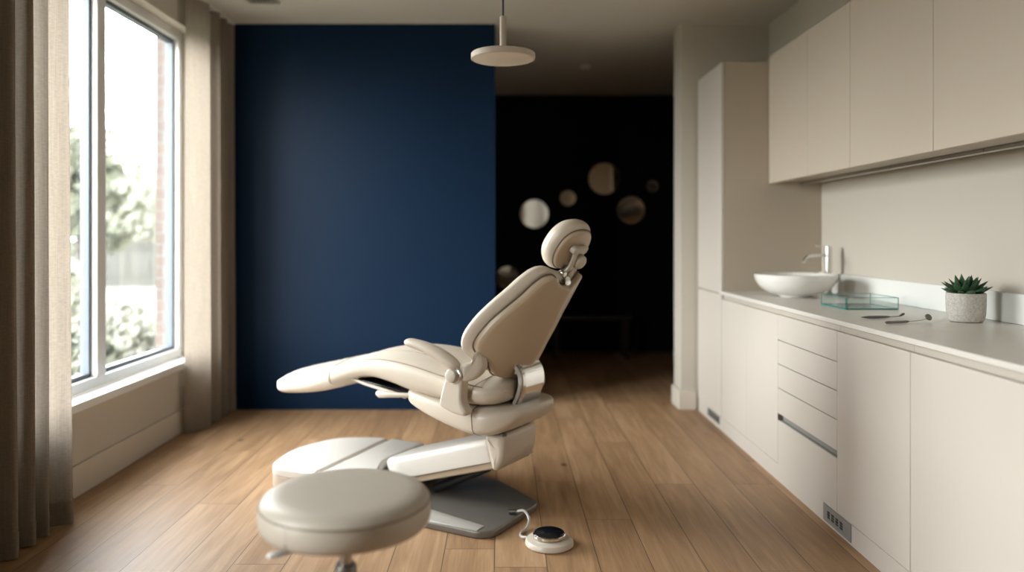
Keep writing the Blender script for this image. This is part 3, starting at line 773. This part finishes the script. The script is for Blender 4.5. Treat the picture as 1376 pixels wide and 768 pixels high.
# ================================================================== CEILING THINGS
pn = empty('pendant_lamp', (.0033, 3.4, 2.036), 'flat beige disc pendant lamp hanging from the ceiling on a dark cord', 'pendant lamp')
D0 = .142
obj('shade', G().lathe([(0, .0015), (D0 - .006, .0015), (D0 - .003, 0), (D0, .002), (D0, .024), (D0 - .004, .028), (.05, .036), (.024, .044), (.016, .056), (.0145, .075), (.0145, .185), (.013, .191), (0, .192)], n=72), M['lamp'], pn)
o = obj('diffuser', G().lathe([(0, -.0015), (D0 - .012, -.0015), (D0 - .008, .001), (0, .001)], n=72), M['lamp_lens'], pn); o['label'] = 'paler round diffuser, unlit'
obj('cord', G().tube([(0, 0, .19), (0, 0, .45), (0, 0, CEIL - 2.036 - .024)], .0042, 8), M['black'], pn)
obj('ceiling_rose', G().lathe([(0, CEIL - 2.036 - .028), (.045, CEIL - 2.036 - .028), (.05, CEIL - 2.036 - .022), (.05, CEIL - 2.036 - .001), (0, CEIL - 2.036 - .001)], n=32), M['lamp'], pn)
cvn = empty('ceiling_vent', (-1.56, 4.80, CEIL - .001), 'small grey rectangular air vent in the ceiling above the far curtain', 'vent')
g = G().box(-.10, .10, -.24, -.222, -.012, 0); g.box(-.10, .10, .222, .24, -.012, 0); g.box(-.10, -.082, -.222, .222, -.012, 0); g.box(.082, .10, -.222, .222, -.012, 0)
obj('frame', g, M['plate_light'], cvn, bevel=.002)
obj('backing', G().box(-.081, .081, -.221, .221, -.003, 0), M['plate'], cvn)
for k in range(7):
    x = -.066 + k * .022
    obj('slat', G().add([(x - .008, -.221, -.004), (x + .006, -.221, -.011), (x + .007, -.221, -.0095), (x - .007, -.221, -.0032), (x - .008, .221, -.004), (x + .006, .221, -.011), (x + .007, .221, -.0095), (x - .007, .221, -.0032)], [(0, 1, 2, 3), (7, 6, 5, 4), (0, 4, 5, 1), (1, 5, 6, 2), (2, 6, 7, 3), (3, 7, 4, 0)]), M['plate_light'], cvn)
sd = empty('smoke_detector', (.75, 6.9, CEIL - .001), 'small round pale smoke detector on the dark corridor ceiling', 'smoke detector')
obj('body', G().lathe([(0, -.034), (.03, -.034), (.042, -.026), (.05, -.010), (.05, 0), (0, 0)], n=32), M['white_trim'], sd)
obj('sensor_cap', G().lathe([(0, -.042), (.012, -.042), (.016, -.0345), (0, -.0345)], n=20), M['plate'], sd)

# ================================================================== CURTAINS
def curtain(path, z0, z1, label, seed, amp):
    rnd = random.Random(seed)
    P = spline(path, 8, False)
    n = len(P); nz = 26
    ph = rnd.uniform(0, 6)
    rows = []
    cx = sum(p[0] for p in P) / n; cy = sum(p[1] for p in P) / n
    for k in range(nz + 1):
        t = k / nz; z = z0 + (z1 - z0) * t
        row = []
        for i, (x, y) in enumerate(P):
            fl = 1 - .25 * t
            row.append((cx + (x - cx) * fl - cx + amp * math.sin(4 * t + ph + i * .09) * (1 - t) * .6, y - cy + amp * math.sin(3 * t + i * .06 + ph), z))
        rows.append(row)
    e = empty('curtain', (cx, cy, 0), label, 'curtain', 'linen curtains at the window')
    obj('fabric', G().rings(rows, False, False, closed=False), M['linen'], e, angle=80)
    # stitched hem
    hem = [[(p[0] + .0022, p[1] + .0, p[2] + dz) for p in rows[0]] for dz in (.0, .05, .10)]
    obj('hem', G().rings(hem, False, False, closed=False), M['linen'], e, angle=80)
    tr_ = G().box(-.02, .02, min(p[1] for p in P) - cy - .02, max(p[1] for p in P) - cy + .0, CEIL - .018, CEIL - .001)
    obj('curtain_track', tr_, M['white_trim'], e)
far = [(-2.015, 4.845), (-1.975, 4.88), (-1.925, 4.955), (-1.905, 5.02), (-1.955, 5.06), (-2.0, 5.09), (-1.975, 5.14), (-1.92, 5.19), (-1.925, 5.235), (-1.985, 5.26), (-1.985, 5.30), (-1.925, 5.34), (-1.925, 5.385), (-1.98, 5.41), (-1.98, 5.445), (-1.925, 5.48), (-1.92, 5.52), (-1.96, 5.535)]
curtain(far, .006, CEIL - .02, 'greige linen curtain gathered beside the navy wall, at the far end of the window', 3, .004)
near = [(-1.985, 3.41), (-1.93, 3.395), (-1.885, 3.36), (-1.875, 3.325), (-1.93, 3.295), (-1.985, 3.27), (-1.975, 3.245), (-1.915, 3.225), (-1.893, 3.195), (-1.94, 3.17), (-1.985, 3.15), (-1.97, 3.13), (-1.905, 3.115), (-1.888, 3.09), (-1.93, 3.065), (-1.985, 3.045), (-1.97, 3.02), (-1.90, 3.0), (-1.885, 2.965), (-1.94, 2.94)]
yy_ = 2.90
while yy_ > 2.42:
    near += [(-1.985, yy_), (-1.97, yy_ - .02), (-1.90, yy_ - .045), (-1.885, yy_ - .075), (-1.94, yy_ - .10)]; yy_ -= .125
curtain(near, .006, CEIL - .02, 'greige linen curtain at the left picture edge, nearest the viewer', 8, .005)

# ================================================================== CORRIDOR
def wall_mirror(px, py, r, label, m, rx=0., rz=0.):
    Y = YC - .06
    x = (px - 675) / 1030 * Y; z = 1.25 - (py - 318) / 1030 * Y
    e = empty('round_mirror', (x, Y, z), label, 'mirror', 'round mirrors on the dark corridor wall')
    e.rotation_euler = (rx, 0, rz)
    obj('mirror_glass', G().lathe([(0, -.012), (r - .004, -.012), (r - .002, -.010), (r - .002, -.004), (0, -.004)], n=64, axis='y'), m, e, angle=30)
    obj('rim', G().lathe([(r - .0018, -.011), (r, -.011), (r, .006), (r - .0018, .006)], n=64, axis='y'), M['dark_steel'], e)
    obj('hanging_bracket', G().box(-.02, .02, -.003, .0555, -.02, .02), M['black'], e)
clear = mirror('silver_mirror', (.52, .52, .49)); bronze = mirror('bronze_mirror', (.66, .56, .44)); smoke = mirror('smoked_mirror', (.10, .09, .08)); smoke2 = mirror('grey_smoked_mirror', (.17, .155, .13)); dusk = mirror('dark_tinted_mirror', (.06, .07, .09))
wall_mirror(718, 287, .155, 'bright silvery round mirror left of the headrest on the dark wall', clear, R(5.3), R(4.))
wall_mirror(763, 266, .085, 'small bronze-toned round mirror just above the headrest', bronze, R(.3), R(1.2))
wall_mirror(812, 240, .170, 'largest round mirror, beige in reflection, topmost on the dark wall', bronze, R(.9), R(-2.8))
wall_mirror(848, 282, .145, 'dim smoked round mirror below the largest mirror', smoke2, R(9.5), R(-12.9))
wall_mirror(877, 250, .062, 'tiny dark tinted round mirror nearest the pillar', dusk, R(12), R(-13.8))
wall_mirror(682, 373, .125, 'dim smoked round mirror beside the edge of the navy wall, behind the backrest', smoke)
# low bench at the end of the corridor
be = empty('bench', (.92, 8.0, 0), 'low dark wooden bench barely visible at the end of the corridor', 'bench')
obj('seat', G().box(-.42, .42, -.17, .17, .40, .44), M['walnut'], be, bevel=.006)
for sx in (-1, 1):
    for sy in (-1, 1):
        obj('leg', G().box(sx * .36 - .02, sx * .36 + .02, sy * .13 - .02, sy * .13 + .02, 0, .40), M['walnut'], be, bevel=.004)

# ================================================================== GARDEN
tag(obj('lawn', G().box(-90, XL - .32, -40, 120, -.50, -.42), M['lawn']), 'sunlit lawn outside the window', 'lawn', kind='stuff')
rnd = random.Random(11)
def foliage(g, c, rad, n, size):
    for _ in range(n):
        while True:
            q = Vector((rnd.uniform(-1, 1), rnd.uniform(-1, 1), rnd.uniform(-1, 1)))
            if q.length < 1: break
        q = q.normalized() * (q.length ** .45)
        p = Vector((c[0] + q.x * rad[0], c[1] + q.y * rad[1], c[2] + q.z * rad[2]))
        a = Vector((rnd.gauss(0, 1), rnd.gauss(0, 1), rnd.gauss(0, 1))).normalized(); b = a.orthogonal().normalized()
        d = a.cross(b); s_ = size * rnd.uniform(.6, 1.4)
        if p.z < .06: continue
        g.add([p + b * s_, p + d * s_ * .55, p - b * s_, p - d * s_ * .55], [(0, 1, 2, 3)])
def tree(x, y, h, r, m, label, name='garden_tree', n=1500):
    e = empty(name, (x, y, -.40), label, 'tree', 'trees in the garden')
    g = G()
    for k in range(6):
        a = rnd.uniform(0, 6.28); rr = r * rnd.uniform(.2, .6)
        foliage(g, (math.cos(a) * rr, math.sin(a) * rr, h * rnd.uniform(.32, .84)), (r * .6, r * .6, h * .2), n // 6, .16)
    obj('crown', g, M['leaf'][m], e)
    obj('trunk', G().tube([(0, 0, 0), (.05, .02, h * .3), (0, 0, h * .7)], [r * .10, r * .07, r * .03], 10), M['bark'], e)
def bush(x, y, h, r, m, label):
    e = empty('garden_bush', (x, y, -.40), label, 'bush', 'bushes in the garden')
    g = G(); foliage(g, (0, 0, h * .5), (r, r, h * .5), 700, .07)
    obj('crown', g, M['leaf'][m], e)
    s_ = G()
    for k in range(4): s_.tube([(0, 0, 0), (math.cos(k * 1.6) * r * .5, math.sin(k * 1.6) * r * .5, h * .6)], .015, 6)
    obj('stem', s_, M['bark'], e)
def at(px, Y): return (px - 675) / 1030 * Y
for px, Y, h, r, m, lb in ((104, 16, 4.0, 1.15, 0, 'dark leafy tree seen through the left pane beside the mullion'),
                           (60, 21, 6.0, 2.2, 1, 'tree behind the near curtain edge, in the left pane'),
                           (172, 30, 5.6, 1.7, 2, 'pale hazy tree in the left half of the wide pane'),
                           (208, 34, 5.4, 1.8, 2, 'pale hazy tree beside the brick reveal in the wide pane'),
                           (140, 39, 6.6, 2.4, 1, 'tree half hidden behind the white window mullion')):
    tree(at(px, Y), Y, h, r, m, lb)
for px, Y, h, r, m, lb in ((95, 7.2, .75, .45, 1, 'low bush close outside the left pane'), (160, 10.4, .75, .5, 2, 'low pale bush outside the wide pane'), (206, 8.4, .75, .42, 2, 'low pale bush outside the wide pane, nearest the brick reveal'), (84, 13.2, 1.3, .6, 1, 'rounded bush at the far side of the lawn in the left pane')):
    bush(at(px, Y), Y, h, r, m, lb)
fe = empty('garden_fence', (at(185, 25), 25, -.40), 'weathered vertical board fence at the end of the lawn', 'fence')
for k in range(26):
    obj('board', G().box(-2.4 + k * .19, -2.4 + k * .19 + .17, -.012, .012, 0, 1.5 + .05 * math.sin(k * 2.1)), M['fence'], fe)
fr_ = G().box(-2.4, 2.54, .013, .05, .3, .38); fr_.box(-2.4, 2.54, .013, .05, 1.15, 1.23)
obj('rail', fr_, M['fence'], fe)

# ================================================================== LIGHT
w = bpy.data.worlds.new('overcast_sky'); sc.world = w; w.use_nodes = True
nt = w.node_tree; bg = nt.nodes['Background']
tcw = N(nt, 'ShaderNodeTexCoord'); spw = N(nt, 'ShaderNodeSeparateXYZ'); nt.links.new(tcw.outputs['Generated'], spw.inputs[0])
crw = N(nt, 'ShaderNodeValToRGB'); nt.links.new(spw.outputs['Z'], crw.inputs[0])
el = crw.color_ramp.elements
el[0].position = .0; el[0].color = (.70, .69, .68, 1)
el[1].position = 1.; el[1].color = (.45, .47, .50, 1)
for p_, c_ in ((.10, (.98, .965, .95, 1)), (.25, (1.34, 1.325, 1.31, 1)), (.55, (.72, .735, .75, 1))):
    k = el.new(p_); k.color = c_
nt.links.new(crw.outputs[0], bg.inputs['Color']); bg.inputs['Strength'].default_value = 28.5
for a_, b_ in ((WY0, WY1), (V0, V1)):
    pl_ = bpy.data.lights.new('window_portal', 'AREA'); pl_.shape = 'RECTANGLE'; pl_.size = WZ1 - WZ0; pl_.size_y = b_ - a_
    pl_.cycles.is_portal = True
    po = bpy.data.objects.new('window_portal', pl_); COL.objects.link(po)
    po.location = (XL - .19, (a_ + b_) / 2, (WZ0 + WZ1) / 2); po.rotation_euler = (0, R(-90), 0)

# ================================================================== CAMERA
cam = bpy.data.cameras.new('camera'); co = bpy.data.objects.new('camera', cam); COL.objects.link(co)
co.location = (0, 0, 1.25); co.rotation_euler = (R(90), 0, 0)
cam.sensor_width = 36; cam.lens = 1030 / 1376 * 36
cam.shift_x = 13 / 1376; cam.shift_y = -(384 - 318) / 1376
cam.clip_start = .05; cam.clip_end = 300
cam.dof.use_dof = True; cam.dof.focus_distance = 3.0; cam.dof.aperture_fstop = .85
sc.camera = co
vs = sc.view_settings
vs.view_transform = 'Standard'; vs.look = 'None'; vs.gamma = 1; vs.use_curve_mapping = False
vs.exposure = 0.0
sc.cycles.use_denoising = True
sc.cycles.max_bounces = 12; sc.cycles.diffuse_bounces = 8; sc.cycles.transparent_max_bounces = 16
sc.cycles.caustics_reflective = False; sc.cycles.caustics_refractive = False
